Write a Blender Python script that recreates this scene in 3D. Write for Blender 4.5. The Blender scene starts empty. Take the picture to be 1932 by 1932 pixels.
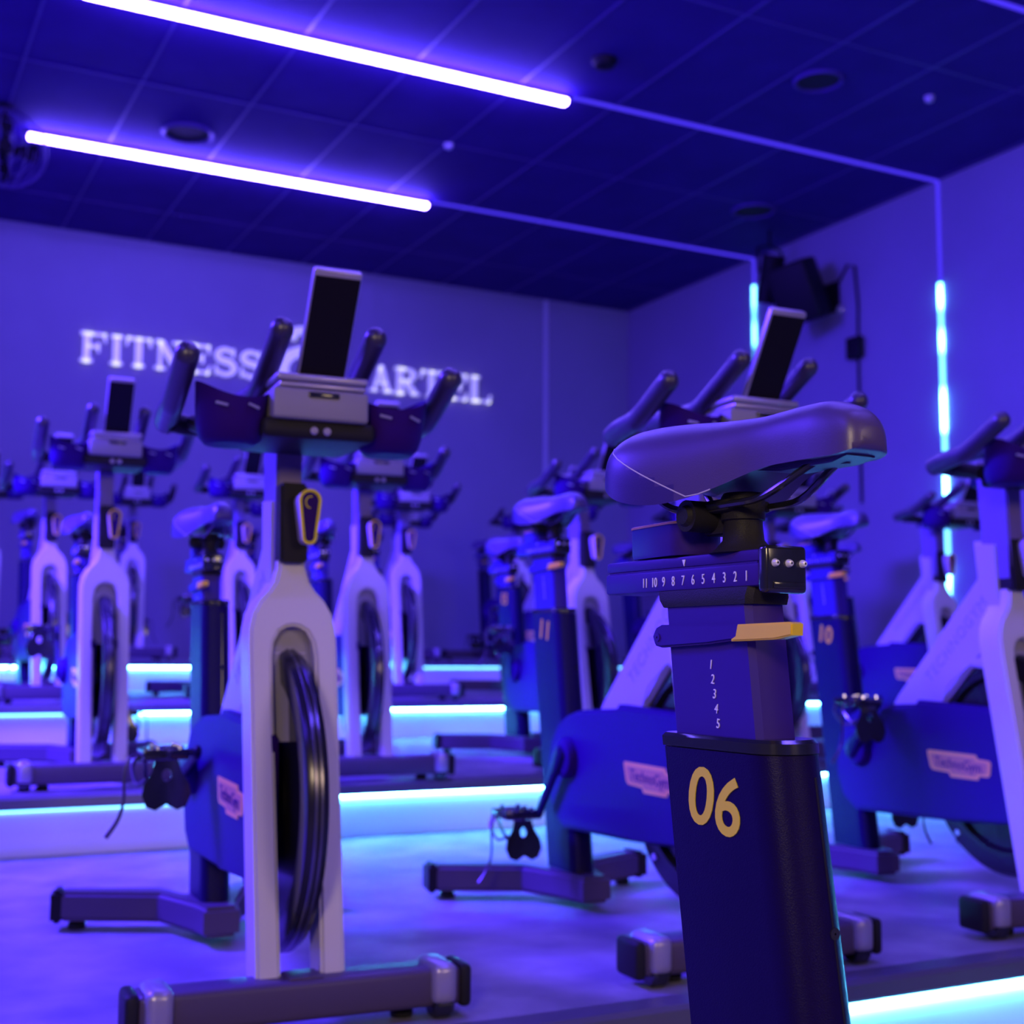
import bpy, bmesh, math, random
from mathutils import Vector, Matrix
random.seed(7)
S = bpy.context.scene
COL = S.collection
PI = math.pi

# ------------------------------------------------------------------ camera
YAW, F_PX, PITCH, ROLL, CAM_H = 0.4761, 2477.2, 0.1078, 0.0062, 0.6519
cd = bpy.data.cameras.new('camera')
cam = bpy.data.objects.new('camera', cd); COL.objects.link(cam)
cd.sensor_width = 36; cd.lens = F_PX / 1932 * 36; cd.clip_start = 0.05; cd.clip_end = 60
f0 = Vector((0, math.cos(PITCH), math.sin(PITCH))); r0 = Vector((1, 0, 0)); u0 = r0.cross(f0)
r1 = r0 * math.cos(ROLL) + u0 * math.sin(ROLL); u1 = -r0 * math.sin(ROLL) + u0 * math.cos(ROLL)
Rz = Matrix.Rotation(-YAW, 3, 'Z')
r1, u1, f1 = Rz @ r1, Rz @ u1, Rz @ f0
cam.matrix_world = Matrix(((r1.x, u1.x, -f1.x, 0), (r1.y, u1.y, -f1.y, 0), (r1.z, u1.z, -f1.z, CAM_H), (0, 0, 0, 1)))
cd.dof.use_dof = True; cd.dof.focus_distance = 1.27; cd.dof.aperture_fstop = 6.0
S.camera = cam

# ------------------------------------------------------------------ exposure and world
S.view_settings.view_transform = 'Standard'; S.view_settings.look = 'None'
S.view_settings.gamma = 1.0; S.view_settings.use_curve_mapping = False
S.view_settings.exposure = 1.95
w = bpy.data.worlds.new('world'); S.world = w; w.use_nodes = True
w.node_tree.nodes['Background'].inputs[0].default_value = (0.02, 0.01, 0.1, 1)
w.node_tree.nodes['Background'].inputs[1].default_value = 0.0

# lamps of the room and added fill lamps
VIOLET = (0.10, 0.045, 1.0)
TUBE_E = 32.0        # lit ceiling tubes
WALL_E = 24.0        # vertical wall tubes
STEP_E = 32.0         # strips under the step nosings
def area(name, loc, target, size, power, color, spread=180):
    ld = bpy.data.lights.new(name, 'AREA'); ld.shape = 'RECTANGLE'; ld.size, ld.size_y = size
    ld.energy = power; ld.color = color; ld.spread = math.radians(spread)
    o = bpy.data.objects.new(name, ld); COL.objects.link(o); o.location = loc
    o.rotation_euler = (Vector(target) - Vector(loc)).to_track_quat('-Z', 'Y').to_euler()
    return o
# warm light from the entrance behind the camera, then a nearer unseen lamp
area('warm_lamp', (2.4, -3.2, 2.2), (2.0, 3.0, 0.8), (1.3, 0.8), 10.5, (1.0, 0.72, 0.45))
area('warm_lamp', (-1.1, -0.9, 1.7), (0.77, 1.0, 0.6), (0.5, 0.5), 9.0, (1.0, 0.75, 0.42))  # added close to bike 06 so its yellow digits catch warm light
# unseen violet fill lamps, added high along the left wall
area('violet_fill_lamp', (-1.7, 1.2, 3.3), (1.6, 2.6, 0.3), (1.6, 0.8), 14.0, (0.08, 0.03, 1.0))
area('violet_fill_lamp', (-1.7, 5.2, 3.3), (1.6, 5.4, 0.3), (1.6, 0.8), 190.0, (0.08, 0.03, 1.0), 115)

# ------------------------------------------------------------------ materials
def mat(name, col, rough=0.5, metal=0.0, spec=0.5, coat=0.0):
    m = bpy.data.materials.new(name); m.use_nodes = True
    b = m.node_tree.nodes['Principled BSDF']
    b.inputs['Base Color'].default_value = (*col, 1); b.inputs['Roughness'].default_value = rough
    b.inputs['Metallic'].default_value = metal; b.inputs['Specular IOR Level'].default_value = spec
    b.inputs['Coat Weight'].default_value = coat
    return m
def noisy(m, scale, c1, c2, bump=0.0, bscale=None, lo=0.35, hi=0.7, detail=6):
    nt = m.node_tree; n, l = nt.nodes, nt.links; b = n['Principled BSDF']
    tc = n.new('ShaderNodeTexCoord'); t = n.new('ShaderNodeTexNoise')
    t.inputs['Scale'].default_value = scale; t.inputs['Detail'].default_value = detail
    l.new(tc.outputs['Object'], t.inputs['Vector'])
    r = n.new('ShaderNodeValToRGB'); r.color_ramp.elements[0].position = lo; r.color_ramp.elements[1].position = hi
    r.color_ramp.elements[0].color = (*c1, 1); r.color_ramp.elements[1].color = (*c2, 1)
    l.new(t.outputs['Fac'], r.inputs['Fac']); l.new(r.outputs['Color'], b.inputs['Base Color'])
    if bump:
        t2 = n.new('ShaderNodeTexNoise'); t2.inputs['Scale'].default_value = bscale or scale * 20
        l.new(tc.outputs['Object'], t2.inputs['Vector'])
        bp = n.new('ShaderNodeBump'); bp.inputs['Strength'].default_value = bump; bp.inputs['Distance'].default_value = 0.002
        l.new(t2.outputs['Fac'], bp.inputs['Height']); l.new(bp.outputs['Normal'], b.inputs['Normal'])
    return m
def emit(name, col, strength):
    m = bpy.data.materials.new(name); m.use_nodes = True
    nt = m.node_tree; nt.nodes.clear()
    e = nt.nodes.new('ShaderNodeEmission'); o = nt.nodes.new('ShaderNodeOutputMaterial')
    e.inputs[0].default_value = (*col, 1); e.inputs[1].default_value = strength
    nt.links.new(e.outputs[0], o.inputs[0]); return m
M = {}
M['wall'] = noisy(mat('wall_paint', (.3, .3, .36), .85, spec=.2), 1.2, (.215, .19, .30), (.24, .215, .33), .15, 160)
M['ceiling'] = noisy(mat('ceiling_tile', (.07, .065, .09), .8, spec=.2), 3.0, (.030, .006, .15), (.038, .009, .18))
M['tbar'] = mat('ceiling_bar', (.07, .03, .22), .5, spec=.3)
M['floor'] = noisy(mat('rubber_floor', (.2, .2, .24), .62, spec=.35), 5.0, (.20, .18, .25), (.36, .33, .40), .5, 220, .38, .72, 9)
M['riser'] = mat('riser_panel', (.82, .82, .86), .45)
M['nosing'] = mat('nosing_rubber', (.10, .095, .12), .35)
M['tube'] = emit('tube_glow', (0.15, 0.088, 1.0), TUBE_E)
M['tube_dim'] = emit('tube_faint_glow', (0.07, 0.035, 1.0), 0.30)  # faint blue glow put into the unlit stretch of each line
M['channel'] = mat('led_channel', (.03, .03, .04), .7, spec=.1)
M['step_led'] = emit('step_led', (0.08, 0.52, 1.0), STEP_E)
M['step_led_dim'] = emit('step_led_dim', (0.12, 0.45, 1.0), 1.6)
M['letter'] = mat('letter_added_glow', (.97, .97, .97), .25)
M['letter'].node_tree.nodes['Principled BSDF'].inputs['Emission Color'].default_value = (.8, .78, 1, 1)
M['letter'].node_tree.nodes['Principled BSDF'].inputs['Emission Strength'].default_value = .07  # faint glow added to brighten the letters beyond their reflected light
M['screw'] = mat('screw_steel', (.9, .88, .9), .3, .3)
M['device'] = mat('device_black', (.008, .006, .012), .5, spec=.12)
M['lens'] = mat('device_lens', (.6, .6, .65), .1, .4)
M['frame_grey'] = mat('silver_frame_paint', (.46, .40, .58), .45, .0, .4)
M['fork'] = noisy(mat('fork_paint', (.62, .58, .58), .38), 3, (.60, .56, .57), (.63, .59, .59))
M['black'] = noisy(mat('satin_black_metal', (.02, .018, .022), .42, .0, .10), 4, (.018, .016, .02), (.024, .022, .026), .25, 900)
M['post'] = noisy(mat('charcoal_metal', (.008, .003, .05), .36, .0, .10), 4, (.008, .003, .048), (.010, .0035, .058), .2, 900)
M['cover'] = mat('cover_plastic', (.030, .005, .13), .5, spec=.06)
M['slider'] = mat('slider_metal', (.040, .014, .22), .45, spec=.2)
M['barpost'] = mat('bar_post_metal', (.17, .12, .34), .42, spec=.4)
M['rubber'] = mat('grip_rubber', (.030, .020, .05), .36, spec=.8)
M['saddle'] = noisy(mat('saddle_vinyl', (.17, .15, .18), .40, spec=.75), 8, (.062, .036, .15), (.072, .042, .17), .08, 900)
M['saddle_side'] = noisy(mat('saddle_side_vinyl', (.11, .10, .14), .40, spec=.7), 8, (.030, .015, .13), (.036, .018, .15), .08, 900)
M['thread'] = mat('stitching', (.55, .5, .55), .6)
M['gloss'] = mat('gloss_black', (.015, .015, .02), .14, .0, .8)
M['chrome'] = mat('chrome', (.75, .75, .8), .15, 1.0)
M['silver'] = mat('brushed_silver', (.40, .36, .46), .32, .4)
M['panel'] = mat('panel_grey', (.24, .22, .26), .5)
M['yellow'] = mat('yellow_plastic', (.95, .66, .03), .4)
M['print_y'] = mat('yellow_print', (.90, .72, .015), .5)
M['print_w'] = mat('white_print', (.85, .82, .85), .5)
M['badge'] = mat('badge_orange', (.95, .50, .13), .5)
M['badge_in'] = mat('badge_centre', (.62, .27, .13), .5)
M['emboss'] = mat('embossed_letter', (.30, .28, .34), .5)
M['wheel'] = mat('flywheel_black', (.03, .028, .04), .22, .5)
M['rim'] = mat('flywheel_rim', (.16, .15, .18), .25, .8)
M['foot'] = mat('foot_bar_metal', (.085, .06, .11), .42, spec=.3)

# ------------------------------------------------------------------ mesh helpers
def new(name, me, m=None, parent=None, loc=(0, 0, 0)):
    o = bpy.data.objects.new(name, me); COL.objects.link(o)
    if m is not None and me is not None and len(me.materials) == 0: me.materials.append(M[m] if isinstance(m, str) else m)
    if parent is not None: o.parent = parent
    o.location = loc; return o
def finish(bm, name, smooth=True, ang=35):
    bmesh.ops.remove_doubles(bm, verts=bm.verts, dist=1e-6)
    bmesh.ops.recalc_face_normals(bm, faces=bm.faces)
    me = bpy.data.meshes.new(name); bm.to_mesh(me); bm.free()
    if smooth:
        me.polygons.foreach_set('use_smooth', [True] * len(me.polygons))
        me.set_sharp_from_angle(angle=math.radians(ang))
    return me
def B(): return bmesh.new()
def bev(bm, geom_verts, r, seg=2):
    if r <= 0: return
    es = set()
    vs = set(geom_verts)
    for v in vs:
        for e in v.link_edges:
            if e.other_vert(v) in vs and len(e.link_faces) == 2 and e.calc_face_angle(0) > .5: es.add(e)
    bmesh.ops.bevel(bm, geom=list(es), offset=r, segments=seg, affect='EDGES', profile=.5, clamp_overlap=True)
def box(bm, x0, x1, y0, y1, z0, z1, r=0.0, rot=None, seg=2):
    c = [(x, y, z) for x in (x0, x1) for y in (y0, y1) for z in (z0, z1)]
    vs = [bm.verts.new(p) for p in c]
    for f in ((0, 1, 3, 2), (4, 6, 7, 5), (0, 4, 5, 1), (2, 3, 7, 6), (0, 2, 6, 4), (1, 5, 7, 3)):
        bm.faces.new([vs[i] for i in f])
    if rot is not None:
        ce = Vector(((x0 + x1) / 2, (y0 + y1) / 2, (z0 + z1) / 2))
        for v in vs: v.co = ce + rot @ (v.co - ce)
    bmesh.ops.recalc_face_normals(bm, faces=list({f for v in vs for f in v.link_faces}))
    bev(bm, vs, r, seg)
def prism(bm, pts, axis, a, b, r=0.0, seg=2, map=None):
    """pts: outline in the two remaining axes (x,z for axis y; y,z for axis x; x,y for axis z)"""
    def P(p, t):
        return {'y': (p[0], t, p[1]), 'x': (t, p[0], p[1]), 'z': (p[0], p[1], t)}[axis]
    lo = [bm.verts.new(P(p, a)) for p in pts]; hi = [bm.verts.new(P(p, b)) for p in pts]
    n = len(pts)
    fl = bm.faces.new(lo); fh = bm.faces.new(hi[::-1]); sides = []
    for i in range(n): sides.append(bm.faces.new((lo[i], hi[i], hi[(i + 1) % n], lo[(i + 1) % n])))
    bmesh.ops.recalc_face_normals(bm, faces=[fl, fh] + sides)
    if r > 0:
        es = [e for f in (fl, fh) for e in f.edges]
        bmesh.ops.bevel(bm, geom=list(set(es)), offset=r, segments=seg, affect='EDGES', clamp_overlap=True)
def tube(bm, pts, rad, n=12, cap=True, sub=0, round_end=False):
    P = [Vector(p) for p in pts]; R = list(rad) if isinstance(rad, (list, tuple)) else [rad] * len(P)
    if sub:
        Q, RR = [], []
        for i in range(len(P) - 1):
            p0, p1, p2, p3 = P[max(i - 1, 0)], P[i], P[i + 1], P[min(i + 2, len(P) - 1)]
            for k in range(sub):
                t = k / sub
                Q.append(.5 * ((2 * p1) + (p2 - p0) * t + (2 * p0 - 5 * p1 + 4 * p2 - p3) * t * t + (3 * p1 - p0 - 3 * p2 + p3) * t ** 3))
                RR.append(R[i] * (1 - t) + R[i + 1] * t)
        P, R = Q + [P[-1]], RR + [R[-1]]
    if round_end:
        def ends(P, R):
            d = (P[-1] - P[-2]).normalized(); r = R[-1]; p = P[-1] - d * r
            P = P[:-1] + [p]; 
            for k in range(1, 6):
                a = k / 5 * PI / 2 * .97
                P.append(p + d * r * math.sin(a)); R.append(r * math.cos(a))
            return P, R
        P, R = ends(P, R)
        if round_end == 2:
            P, R = P[::-1], R[::-1]; P, R = ends(P, R)
    rings = []; up = None
    for i, p in enumerate(P):
        d = (P[min(i + 1, len(P) - 1)] - P[max(i - 1, 0)]).normalized()
        if up is None:
            up = Vector((0, 0, 1)) if abs(d.z) < .9 else Vector((1, 0, 0))
        s = d.cross(up).normalized(); up = s.cross(d).normalized()
        rings.append([bm.verts.new(p + (s * math.cos(2 * PI * k / n) + up * math.sin(2 * PI * k / n)) * R[i]) for k in range(n)])
    for a, b in zip(rings, rings[1:]):
        for k in range(n): bm.faces.new((a[k], a[(k + 1) % n], b[(k + 1) % n], b[k]))
    if cap: bm.faces.new(rings[0][::-1]); bm.faces.new(rings[-1])
def lathe(bm, prof, centre, axis='y', n=40, caps=False):
    """prof: (radius, offset along the axis)"""
    c = Vector(centre); rings = []
    for r, t in prof:
        ring = []
        for k in range(n):
            a = 2 * PI * k / n; ca, sa = math.cos(a) * r, math.sin(a) * r
            q = {'y': (ca, t, sa), 'z': (ca, sa, t), 'x': (t, ca, sa)}[axis]
            ring.append(bm.verts.new(c + Vector(q)))
        rings.append(ring)
    for a, b in zip(rings, rings[1:]):
        for k in range(n): bm.faces.new((a[k], a[(k + 1) % n], b[(k + 1) % n], b[k]))
    if caps: bm.faces.new(rings[0]); bm.faces.new(rings[-1][::-1])
def loft(bm, rings, cap=True, closed=True):
    V = [[bm.verts.new(p) for p in r] for r in rings]; n = len(V[0])
    for a, b in zip(V, V[1:]):
        for k in range(n if closed else n - 1): bm.faces.new((a[k], a[(k + 1) % n], b[(k + 1) % n], b[k]))
    if cap: bm.faces.new(V[0][::-1]); bm.faces.new(V[-1])
def text_mesh(s, size, depth, mtx=None, space=1.0, offset=0.0, sx=1.0):
    cu = bpy.data.curves.new('lettering', 'FONT'); cu.body = s; cu.size = size; cu.extrude = depth
    cu.align_x = 'CENTER'; cu.align_y = 'CENTER'; cu.space_character = space; cu.offset = offset; cu.resolution_u = 5
    o = bpy.data.objects.new('lettering', cu); COL.objects.link(o)
    bpy.context.view_layer.update()
    me = bpy.data.meshes.new_from_object(o.evaluated_get(bpy.context.evaluated_depsgraph_get()))
    bpy.data.objects.remove(o); bpy.data.curves.remove(cu)
    me.transform(Matrix.Diagonal((sx, 1, 1, 1)))
    if mtx is not None: me.transform(mtx)
    return me
def side_mtx(x, y, z, ang=0.0):
    """text upright on the rider's right side (faces -y), reading towards +x, turned by ang in the x-z plane"""
    ca, sa = math.cos(ang), math.sin(ang)
    return Matrix(((ca, -sa, 0, x), (0, 0, -1, y), (sa, ca, 0, z), (0, 0, 0, 1)))

# ------------------------------------------------------------------ the room
X0, X1, Y0, Y1, ZC = -2.14, 6.98, -3.6, 11.0, 4.10
ZF = -0.2
def struct(o): o['kind'] = 'structure'; return o
def slab(name, m, *d, parent=None, r=0.0):
    bm = B(); box(bm, *d, r=r); return new(name, finish(bm, name), m, parent)
struct(slab('floor', 'floor', X0 - .1, X1 + .1, Y0 - .1, Y1 + .1, ZF - .1, ZF))
struct(slab('ceiling', 'ceiling', X0 - .1, X1 + .1, Y0 - .1, Y1 + .1, ZC, ZC + .1))
struct(slab('wall_back', 'wall', X0 - .1, X1 + .1, Y1, Y1 + .1, ZF, ZC))
struct(slab('wall_front', 'wall', X0 - .1, X1 + .1, Y0 - .1, Y0, ZF, ZC))
struct(slab('wall_left', 'wall', X0 - .1, X0, Y0, Y1, ZF, ZC))
struct(slab('wall_right', 'wall', X1, X1 + .1, Y0, Y1, ZF, ZC))
struct(slab('trim_1', 'frame_grey', 6.01, 6.05, Y1 - .012, Y1, ZF + .8, ZC - .01))
# ceiling grid bars
bm = B()
for k in range(-6, 8):
    x = 2.18 + .68 * k
    if X0 < x < X1: box(bm, x - .008, x + .008, Y0, Y1, ZC - .004, ZC)
for y in (-1.9, .3, 3.2, 5.45, 7.86, 10.2):
    box(bm, X0, X1, y - .007, y + .007, ZC - .003, ZC)
struct(new('trim_2', finish(bm, 'trim_2'), 'tbar'))

# stepped platforms
EDGE = [2.10, 4.45, 6.70, 9.00]
TOPS = [0.0, 0.192, 0.392, 0.593]
LED = [[(1.78, 6.9, 1)], [(-2.0, 1.18, 0), (1.18, 6.9, 1)], [(-2.0, 1.2, 0), (1.2, 6.9, 1)], [(-2.0, 3.1, 1), (3.1, 6.9, 0)]]
names = ['front', 'second', 'third', 'rearmost']
for i, (e, z) in enumerate(zip(EDGE, TOPS)):
    y1 = EDGE[i + 1] + .03 if i < 3 else Y1
    zb = ZF if i == 0 else TOPS[i - 1]
    p = struct(slab('floor_platform', 'floor', X0, X1, e + .05, y1, zb - (.15 if i else 0), z))
    slab('riser', 'riser', X0, X1, e + .045, e + .049, zb, z - .035, parent=p)
    bm = B(); prism(bm, [(e, z - .034), (e + .004, z - .006), (e + .014, z + .002), (e + .07, z + .004), (e + .075, z), (e + .05, z), (e + .05, z - .04), (e + .004, z - .04)], 'x', X0, X1)
    new('nosing', finish(bm, 'nosing'), 'nosing', p)
    for a, b, on in LED[i]:
        zz = z - (.062 if i == 0 else .044)
        bm = B(); box(bm, a + .02, b - .02, e + .037, e + .0445, zz - .006, zz + .006, r=.002)
        new('led_strip', finish(bm, 'led_strip'), 'step_led' if on else 'step_led_dim', p)

# ceiling light lines continued down the side walls
YL = [0.42, 2.55, 4.70, 6.80, 8.95]
XT0, XT1 = 0.98, 3.87
def wall_glow(name, seedz, bright):
    m = bpy.data.materials.new(name); m.use_nodes = True; nt = m.node_tree; n, l = nt.nodes, nt.links; n.clear()
    g = n.new('ShaderNodeNewGeometry'); sp = n.new('ShaderNodeSeparateXYZ'); l.new(g.outputs['Position'], sp.inputs[0])
    nz = n.new('ShaderNodeTexNoise'); nz.noise_dimensions = '1D'; nz.inputs['Scale'].default_value = 3.3; nz.inputs['Detail'].default_value = 0
    ad = n.new('ShaderNodeMath'); ad.operation = 'ADD'; ad.inputs[1].default_value = seedz
    l.new(sp.outputs['Z'], ad.inputs[0]); l.new(ad.outputs[0], nz.inputs['W'])
    mr = n.new('ShaderNodeMapRange'); mr.inputs[1].default_value = .42; mr.inputs[2].default_value = .62
    mr.inputs[3].default_value = bright * .12; mr.inputs[4].default_value = bright
    l.new(nz.outputs['Fac'], mr.inputs[0])
    e = n.new('ShaderNodeEmission'); e.inputs[0].default_value = (.12, .50, 1.0, 1); l.new(mr.outputs[0], e.inputs[1])
    o = n.new('ShaderNodeOutputMaterial'); l.new(e.outputs[0], o.inputs[0]); return m
M['wall_led'] = wall_glow('wall_led', 2.3, 8.0)
M['wall_led_soft'] = wall_glow('wall_led_soft', 7.9, 2.0)
M['wall_led_left'] = emit('wall_led_left', VIOLET, WALL_E)
for i, y in enumerate(YL):
    nm = ['first', 'second', 'third', 'fourth', 'fifth'][i]
    t = bpy.data.objects.new('ceiling_light', None); COL.objects.link(t); t.location = (XT0, y, ZC)
    t['category'] = 'ceiling light'; t['group'] = 'light lines across the ceiling'
    t['label'] = {4: 'long glowing white light line on the ceiling nearest the lettered wall',
                  3: 'long glowing white light line reaching the top edge of the photo',
                  2: 'thin violet ceiling light line just entering at the top right corner'}.get(i, ['ceiling light line overhead nearest the entrance, outside the picture', 'ceiling light line above bike 06, outside the picture', ''][i % 3])
    bm = B(); box(bm, 0, XT1 - XT0, -.028, .028, -.066, -.03, r=.010); new('lit_diffuser', finish(bm, 'lit_diffuser'), 'tube', t)
    bm = B(); box(bm, -.03, XT1 - XT0 + .03, -.012, .012, -.03, -.001); new('channel', finish(bm, 'channel'), 'channel', t)
    bm = B(); box(bm, XT1 - XT0 + .03, X1 - XT0 - .012, -.012, .012, -.014, -.001); new('dim_diffuser', finish(bm, 'dim_diffuser'), 'tube_dim', t)
    # vertical line down the right wall
    if i < 2: continue
    zl = 3.34 if i != 4 else 3.86
    q = bpy.data.objects.new('wall_light', None); COL.objects.link(q); q.location = (X1, y, ZC)
    q['category'] = 'wall light'; q['group'] = 'vertical light lines on the right wall'
    q['label'] = {4: 'vertical cyan light line on the right wall behind the black screen of bike 11',
                  3: 'bright cyan vertical light line on the right wall, right of the saddle of bike 06'}.get(i, 'vertical light line on the right wall beyond the picture edge')
    bm = B(); box(bm, -.012, -.001, -.012, .012, zl - ZC, -.012); new('dim_diffuser', finish(bm, 'dim_diffuser'), 'tube_dim', q)
    zlow = .75 if i < 4 else 1.0
    bm = B(); box(bm, -.022, -.001, -.017, .017, zlow - ZC, zl - ZC - .005, r=.006, seg=2)
    new('lit_diffuser', finish(bm, 'lit_diffuser'), 'wall_led' if i != 4 else 'wall_led_soft', q)
    # left wall twin
    q = bpy.data.objects.new('wall_light', None); COL.objects.link(q); q.location = (X0, y, ZC)
    q['category'] = 'wall light'; q['group'] = 'vertical light lines on the left wall'; q['label'] = 'vertical violet light line on the unseen left wall near the ' + ['', '', 'first step', 'middle of the room', 'lettered wall'][i]
    bm = B(); box(bm, .001, .02, -.02, .02, .9 - ZC, -.4); new('lit_diffuser', finish(bm, 'lit_diffuser'), 'wall_led_left', q)

# ------------------------------------------------------------------ wall lettering
GW = {}
def letter(ch, bm, W=.19, H=.25, d=.03, st=.052, th=.026):
    """serif capital in x-z, origin at its lower left, d deep"""
    def bar(x0, x1, z0, z1): box(bm, x0, x1, 0, d, z0, z1)
    def serif(x, z0=True, z1=True):
        if z0: bar(x - st * .95, x + st * .95, 0, th)
        if z1: bar(x - st * .95, x + st * .95, H - th, H)
    def strk(p, q, w):
        p, q = Vector(p), Vector(q); n = Vector((-(q - p).y, (q - p).x)).normalized() * w / 2
        prism(bm, [tuple(p + n), tuple(q + n), tuple(q - n), tuple(p - n)], 'y', 0, d)
    def arc(pts, ws):
        L = []; R = []
        P = [Vector(p) for p in pts]
        for i, p in enumerate(P):
            t = (P[min(i + 1, len(P) - 1)] - P[max(i - 1, 0)]).normalized(); n = Vector((-t.y, t.x))
            L.append(tuple(p + n * ws[i] / 2)); R.append(tuple(p - n * ws[i] / 2))
        for i in range(len(P) - 1):
            prism(bm, [L[i], L[i + 1], R[i + 1], R[i]], 'y', 0, d)
    s = st * .95
    if ch == 'I': bar(s - st / 2, s + st / 2, 0, H); serif(s); return 2 * s
    if ch in 'FE':
        bar(s - st / 2, s + st / 2, 0, H); serif(s)
        bar(s, W, H - th, H); prism(bm, [(W - .028, H), (W, H), (W + .004, H - .075), (W - .006, H - .075)], 'y', 0, d)
        bar(s, W * .72, H * .49, H * .49 + th); bar(W * .68, W * .76, H * .36, H * .68)
        if ch == 'E': bar(s, W, 0, th); prism(bm, [(W - .028, 0), (W, 0), (W + .012, .075), (W, .075)], 'y', 0, d)
        return W + .005
    if ch == 'L':
        bar(s - st / 2, s + st / 2, 0, H); serif(s); bar(s, W, 0, th)
        prism(bm, [(W - .03, 0), (W, 0), (W + .012, .08), (W, .08)], 'y', 0, d); return W
    if ch == 'T':
        bar(W / 2 - st / 2, W / 2 + st / 2, 0, H); serif(W / 2, True, False); bar(0, W, H - th, H)
        for a, b in ((0, 1), (W, -1)): prism(bm, [(a, H), (a + b * .03, H), (a + b * .008, H - .075), (a - b * .008, H - .075)], 'y', 0, d)
        return W
    if ch == 'N':
        bar(.03, .055, 0, H); bar(W - .035, W - .01, 0, H); strk((.045, H - .01), (W - .025, .01), st)
        bar(0, .09, 0, th); bar(-.005, .06, H - th, H); bar(W - .07, W + .02, H - th, H); return W + .01
    if ch == 'A':
        strk((.04, .005), (W / 2, H), th); strk((W - .035, .005), (W / 2 - .005, H - .01), st)
        bar(W * .28, W * .72, H * .3, H * .3 + th * .8); bar(0, .08, 0, th); bar(W - .085, W + .015, 0, th); return W
    if ch == 'R':
        bar(s - st / 2, s + st / 2, 0, H); serif(s)
        arc([(s, H - th / 2), (W * .6, H - th / 2), (W * .82, H * .87), (W * .86, H * .75), (W * .8, H * .6), (W * .6, H * .52), (s, H * .51)], [th, th, st * .8, st, st * .8, th, th])
        strk((W * .5, H * .52), (W * .92, .015), st); bar(W * .78, W + .03, 0, th); return W + .015
    if ch == 'S':
        pts, ws = [], []
        for k in range(17):
            t = k / 16
            if t < .5: a = math.radians(30 + t * 2 * 240); pts.append((W * .5 + W * .36 * math.cos(a), H * .73 + H * .205 * math.sin(a)))
            else: a = math.radians(90 - (t - .5) * 2 * 240); pts.append((W * .5 + W * .39 * math.cos(a), H * .29 + H * .235 * math.sin(a)))
            ws.append(th + (st - th) * math.sin(PI * t))
        arc(pts, ws)
        bar(W * .80, W * .88, H * .68, H * .98); bar(W * .06, W * .14, H * .03, H * .36); return W * .95
    if ch == 'C':
        pts, ws = [], []
        for k in range(25):
            a = math.radians(38 + k / 24 * 284); pts.append((W * .5 + W * .46 * math.cos(a), H * .5 + H * .46 * math.sin(a)))
            ws.append(th + (st * 1.25 - th) * max(0, math.sin(PI * k / 24)))
        arc(pts, ws); bar(W * .86, W * .92, H * .62, H * .95); return W
sign_items = []
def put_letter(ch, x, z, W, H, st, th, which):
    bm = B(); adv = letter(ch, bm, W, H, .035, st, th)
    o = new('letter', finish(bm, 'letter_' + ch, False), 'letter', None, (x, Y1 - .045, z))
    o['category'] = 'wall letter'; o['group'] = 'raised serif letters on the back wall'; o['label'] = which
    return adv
x = 1.68
for i, ch in enumerate('FITNESS'):
    lab = {0: 'raised white serif letter F, first of the wall lettering', 1: 'raised white serif letter I between the F and the T', 2: 'raised white serif letter T after the first I',
           3: 'raised white serif letter N of the wall lettering behind a handlebar grip', 4: 'raised white serif letter E following the N', 5: 'raised white serif letter S following the E',
           6: 'raised white serif letter S, second of the pair, partly behind a grip'}[i]
    Wc = .20 if ch != 'N' else .215
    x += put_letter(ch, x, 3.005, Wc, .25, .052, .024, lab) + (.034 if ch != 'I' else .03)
big = 3.36
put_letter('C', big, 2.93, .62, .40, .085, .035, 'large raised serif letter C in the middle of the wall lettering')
x = 4.20
for i, ch in enumerate('ARTEL'):
    lab = {0: 'raised white serif letter A right of the large C', 1: 'raised white serif letter R of the wall lettering', 2: 'raised white serif letter T after the R',
           3: 'raised white serif letter E partly behind a grip, before the last letter', 4: 'raised white serif letter L, last of the wall lettering'}[i]
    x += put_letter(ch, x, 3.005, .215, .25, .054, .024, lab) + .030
bm = B()
tube(bm, [(0, 0, 0), (.02, 0, .07), (.09, 0, .10), (.16, 0, .08)], [.035, .045, .04, .02], 12, sub=4, round_end=2)
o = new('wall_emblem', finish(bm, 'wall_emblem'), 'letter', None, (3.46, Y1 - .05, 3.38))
o['label'] = 'small raised curl mounted above the large C on the back wall'; o['category'] = 'wall emblem'

# ------------------------------------------------------------------ ceiling and wall fittings
def simple(name, me, m, loc, label, cat, group=None):
    o = new(name, me, m, None, loc); o['label'] = label; o['category'] = cat
    if group: o['group'] = group
    return o
def disc_fit(r, h, n=28):
    bm = B(); lathe(bm, [(.001, -h), (r * .55, -h), (r * .8, -h * .85), (r * .97, -h * .35), (r, 0), (.001, 0)], (0, 0, 0), 'z', n); return finish(bm, 'dome')
def ring_fit(r, label, loc):
    t = bpy.data.objects.new('ceiling_speaker', None); COL.objects.link(t); t.location = loc
    t['label'] = label; t['category'] = 'ceiling speaker'; t['group'] = 'round speakers in the ceiling'
    bm = B(); lathe(bm, [(r, 0), (r, -.012), (r * .93, -.02), (r * .86, -.012), (r * .86, 0)], (0, 0, 0), 'z', 36)
    new('trim_ring', finish(bm, 'trim_ring'), 'tbar', t)
    bm = B(); lathe(bm, [(.001, -.006), (r * .85, -.004), (r * .85, 0)], (0, 0, 0), 'z', 36); new('grille', finish(bm, 'grille'), 'channel', t)
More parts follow.
